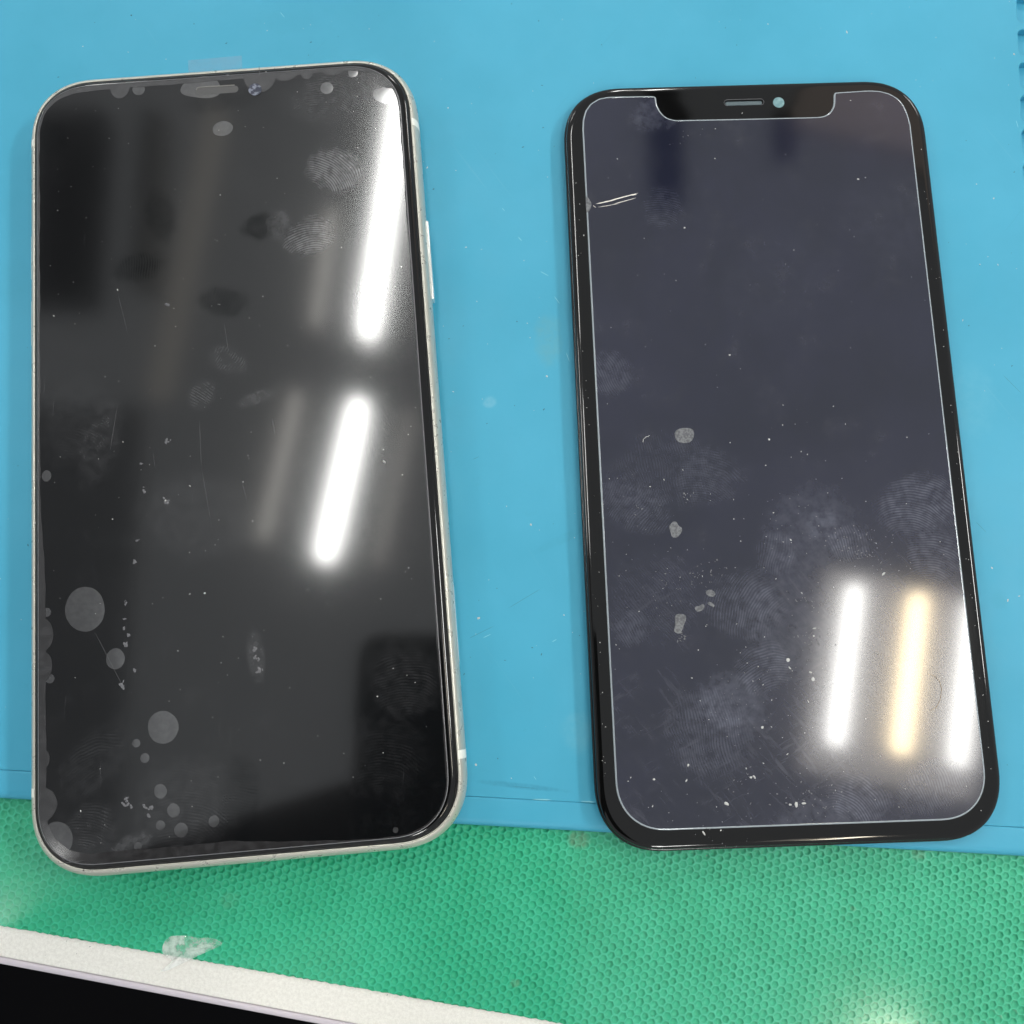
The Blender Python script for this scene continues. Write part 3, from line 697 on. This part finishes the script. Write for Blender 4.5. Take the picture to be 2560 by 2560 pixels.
for _ in range(60):
    i = rd.random(); speck(bm, rd.choice((-34.3, 34.6)) + rd.gauss(0, .3), rd.uniform(-65, 65), rd.uniform(.03, .09), 3.5)
tag(finish('dust', bm, M['dust'], prot, 0), kind='stuff')
bm = bmesh.new()
def cluster(px, py, sp_, n, r0_, r1_):
    x, y = RF(px, py)
    for _ in range(int(n * .7)): speck(bm, x + rd.gauss(0, sp_), y + rd.gauss(0, sp_ * .8), rd.uniform(r0_, r1_), 3.848)
for c in ((2123, 1356, 2.6, 60, .05, .16), (2040, 1600, 1.5, 40, .05, .18), (1760, 1430, 2.5, 50, .05, .16), (1990, 1990, 2.5, 50, .05, .18), (2170, 1400, 3, 40, .05, .12), (1960, 1290, 4, 40, .05, .12), (1600, 1290, 4, 30, .04, .1), (1870, 1950, 2, 25, .05, .15),
          (1700, 350, 2, 14, .04, .14), (2080, 1990, 2.4, 40, .05, .14), (2020, 1500, 2, 30, .05, .14), (2010, 1700, 3, 50, .04, .1), (1850, 1750, 5, 70, .04, .1), (1680, 1475, 2.4, 40, .05, .12), (1800, 2078, 3, 30, .05, .12), (1700, 1600, .8, 16, .08, .2), (1720, 1240, .6, 10, .1, .2)): cluster(*c)
tag(finish('grime', bm, M['dust_dim'], prot, 0), kind='stuff')

# ================================================================== what the glass mirrors: the room above
def lamp(label, cx, cy, ang, tubes, house, cover=None, h=2000):
    t = tag(empty('ceiling_light', (cx, cy, h), ang), label, 'ceiling light', 'tube lights on the ceiling')
    x0, x1, y0, y1 = house
    bm = bmesh.new(); box(bm, x0, x1, y0, y1, 30, 60, 4); finish('housing', bm, M['housing'], t, 0)
    if cover:
        bm = bmesh.new(); box(bm, x0 + 3, x1 - 3, y0 + 3, y1 - 3, 20, 29); finish('diffuser', bm, cover, t, 0)
    for x, yc, ln, rad, m in tubes:
        bm = bmesh.new(); tube(bm, [(x, yc - ln / 2, 0), (x, yc + ln / 2, 0)], rad, 12); finish('tube', bm, m, t, 60)
    return t
A10 = math.radians(-10.8)
lamp('ceiling light with one bright tube mirrored halfway down the matte film', -356, 472, A10, [(0, 0, 356, 14, M['tube_w']), (-138, 5, 335, 12, M['tube_b']), (116, 2, 345, 12, M['tube_d'])], (-25, 25, -190, 190))
lamp('long bright ceiling light mirrored along the upper right edge of the matte film', -275, 1105, math.radians(-6.5), [(0, 4, 620, 15, M['tube_w']), (-118, -160, 280, 11, M['tube_b'])], (-25, 25, -335, 335))
lamp('ceiling light with two white tubes and a warm one mirrored in the black panel', 717, 73, A10, [(0, 0, 340, 18, M['tube_s']), (136, 8, 336, 17, M['tube_y']), (256, 8, 344, 18, M['tube_s'])], (-62, 310, -232, 206), M['cover'])
lamp('ceiling light behind the camera mirrored warm in the green mat', 740, -800, A10, [(10, -12, 360, 20, M['tube_g']), (-125, -25, 340, 20, M['tube_d'])], (-150, 40, -210, 180))
for i_, (x_, y_, rd_, words) in enumerate(((300, 2500, 20, 'unseen ceiling light added far ahead of the camera, over the middle of the room'), (-1500, 2700, 14, 'unseen ceiling light added far ahead of the camera, to the left'), (1900, 2300, 30, 'unseen ceiling light added far ahead of the camera, to the right'),
                         (1950, 400, 48, 'unseen ceiling light added far to the right of the table'), (-2050, 700, 14, 'unseen ceiling light added far to the left of the table'), (300, -1900, 30, 'unseen ceiling light added far behind the camera'))):
    lamp(words, x_, y_, A10, [(0, 0, 640, rd_, M['tube_w']), (136, 8, 640, rd_, M['tube_w'])], (-62, 200, -320, 320), M['cover'])  # unseen lamps added to raise the light and draw edge highlights
lamp('ceiling light behind the camera to the left', -1040, -470, A10, [(0, 0, 70, 13, M['tube_w'])], (-20, 20, -50, 50))
bm = bmesh.new(); box(bm, -1080, -915, 860, 1335, 1960, 2040, 12)
tag(finish('air_duct', bm, M['duct']), 'dark ceiling duct mirrored at the upper left of the matte film', 'duct')
bm = bmesh.new(); box(bm, -835, -780, 900, 1330, 1960, 2040, 12)
tag(finish('air_duct', bm, mat('grey_duct', (.28, .28, .27), .6)), 'narrow grey ceiling duct right of the wide dark one, mirrored in the matte film', 'duct')
bm = bmesh.new(); box(bm, -1700, -790, -300, 640, 2010, 2030)  # unseen board added to darken part of the film's reflection
tag(finish('dimming_board', bm, mat('grey_board', (.80, .80, .81), .9)), 'unseen grey board added to darken the reflection in the lower left of the matte film', 'added board')
bm = bmesh.new(); box(bm, 330, 405, 1110, 1660, 1960, 2030, 10)
tag(finish('air_duct', bm, M['duct']), 'narrow dark ceiling bar mirrored left of the notch in the black panel', 'duct')
bm = bmesh.new(); box(bm, 612, 664, 1215, 1330, 1950, 1990, 8)  # plain grey box at ceiling height
tag(finish('ceiling_box', bm, mat('grey_box', (.16, .15, .17), .6)), 'small grey box on the ceiling mirrored below the notch corner of the black panel', 'speaker')
wl = tag(empty('glow_board', (660, 1325, 2000), math.radians(-14)), 'large glowing board added for the brown wall mirrored in the upper right corner of the black panel', 'glowing board')
bm = bmesh.new(); box(bm, 0, 900, 0, 700, 12, 40); finish('housing', bm, M['housing'], wl, 0)  # glowing board added for a brown wall, not a lamp
bm = bmesh.new(); box(bm, 6, 894, 6, 694, 0, 11); finish('diffuser', bm, emis('wall_glow', (1, .86, .77), .86), wl, 0)
lamp('long glowing bar added for the beige ceiling strip mirrored left of centre in the matte film', -716, 1000, math.radians(-7.8), [(0, 0, 700, 26, emis('beige_strip_glow', (1, .95, .86), .95))], (-8, 8, -340, 340))  # glow added for a beige strip of ceiling
# the phone that takes the picture: the black shape in the lower right of the film
cmt = bpy.data.objects.new('camera_phone', None); col.objects.link(cmt)
cmt.matrix_world = camo.matrix_world.copy(); tag(cmt, 'black phone held above the table taking this photograph, mirrored in the film', 'phone')
finish('body', loft(75.7, 158, 10, [(1.5, 2), (0, 4), (0, 8), (1.5, 10)], cx=22.5 - 37.85, cy=25 - 79, n=8), M['black'], cmt, 40)
bm = bmesh.new(); tube(bm, [(-2, -40, 225), (-20, -46, 225), (-128, -80, 228), (-270, -165, 240), (-430, -310, 240)], [16, 27, 28, 36, 44], 20)  # plain tapered tube added for the dark mirrored hand and arm
tag(finish('arm_stand_in', bm, M['cloth'], None, 60), 'dark tapered stand-in for the hand and arm that hold the camera phone above the table', 'arm stand-in')
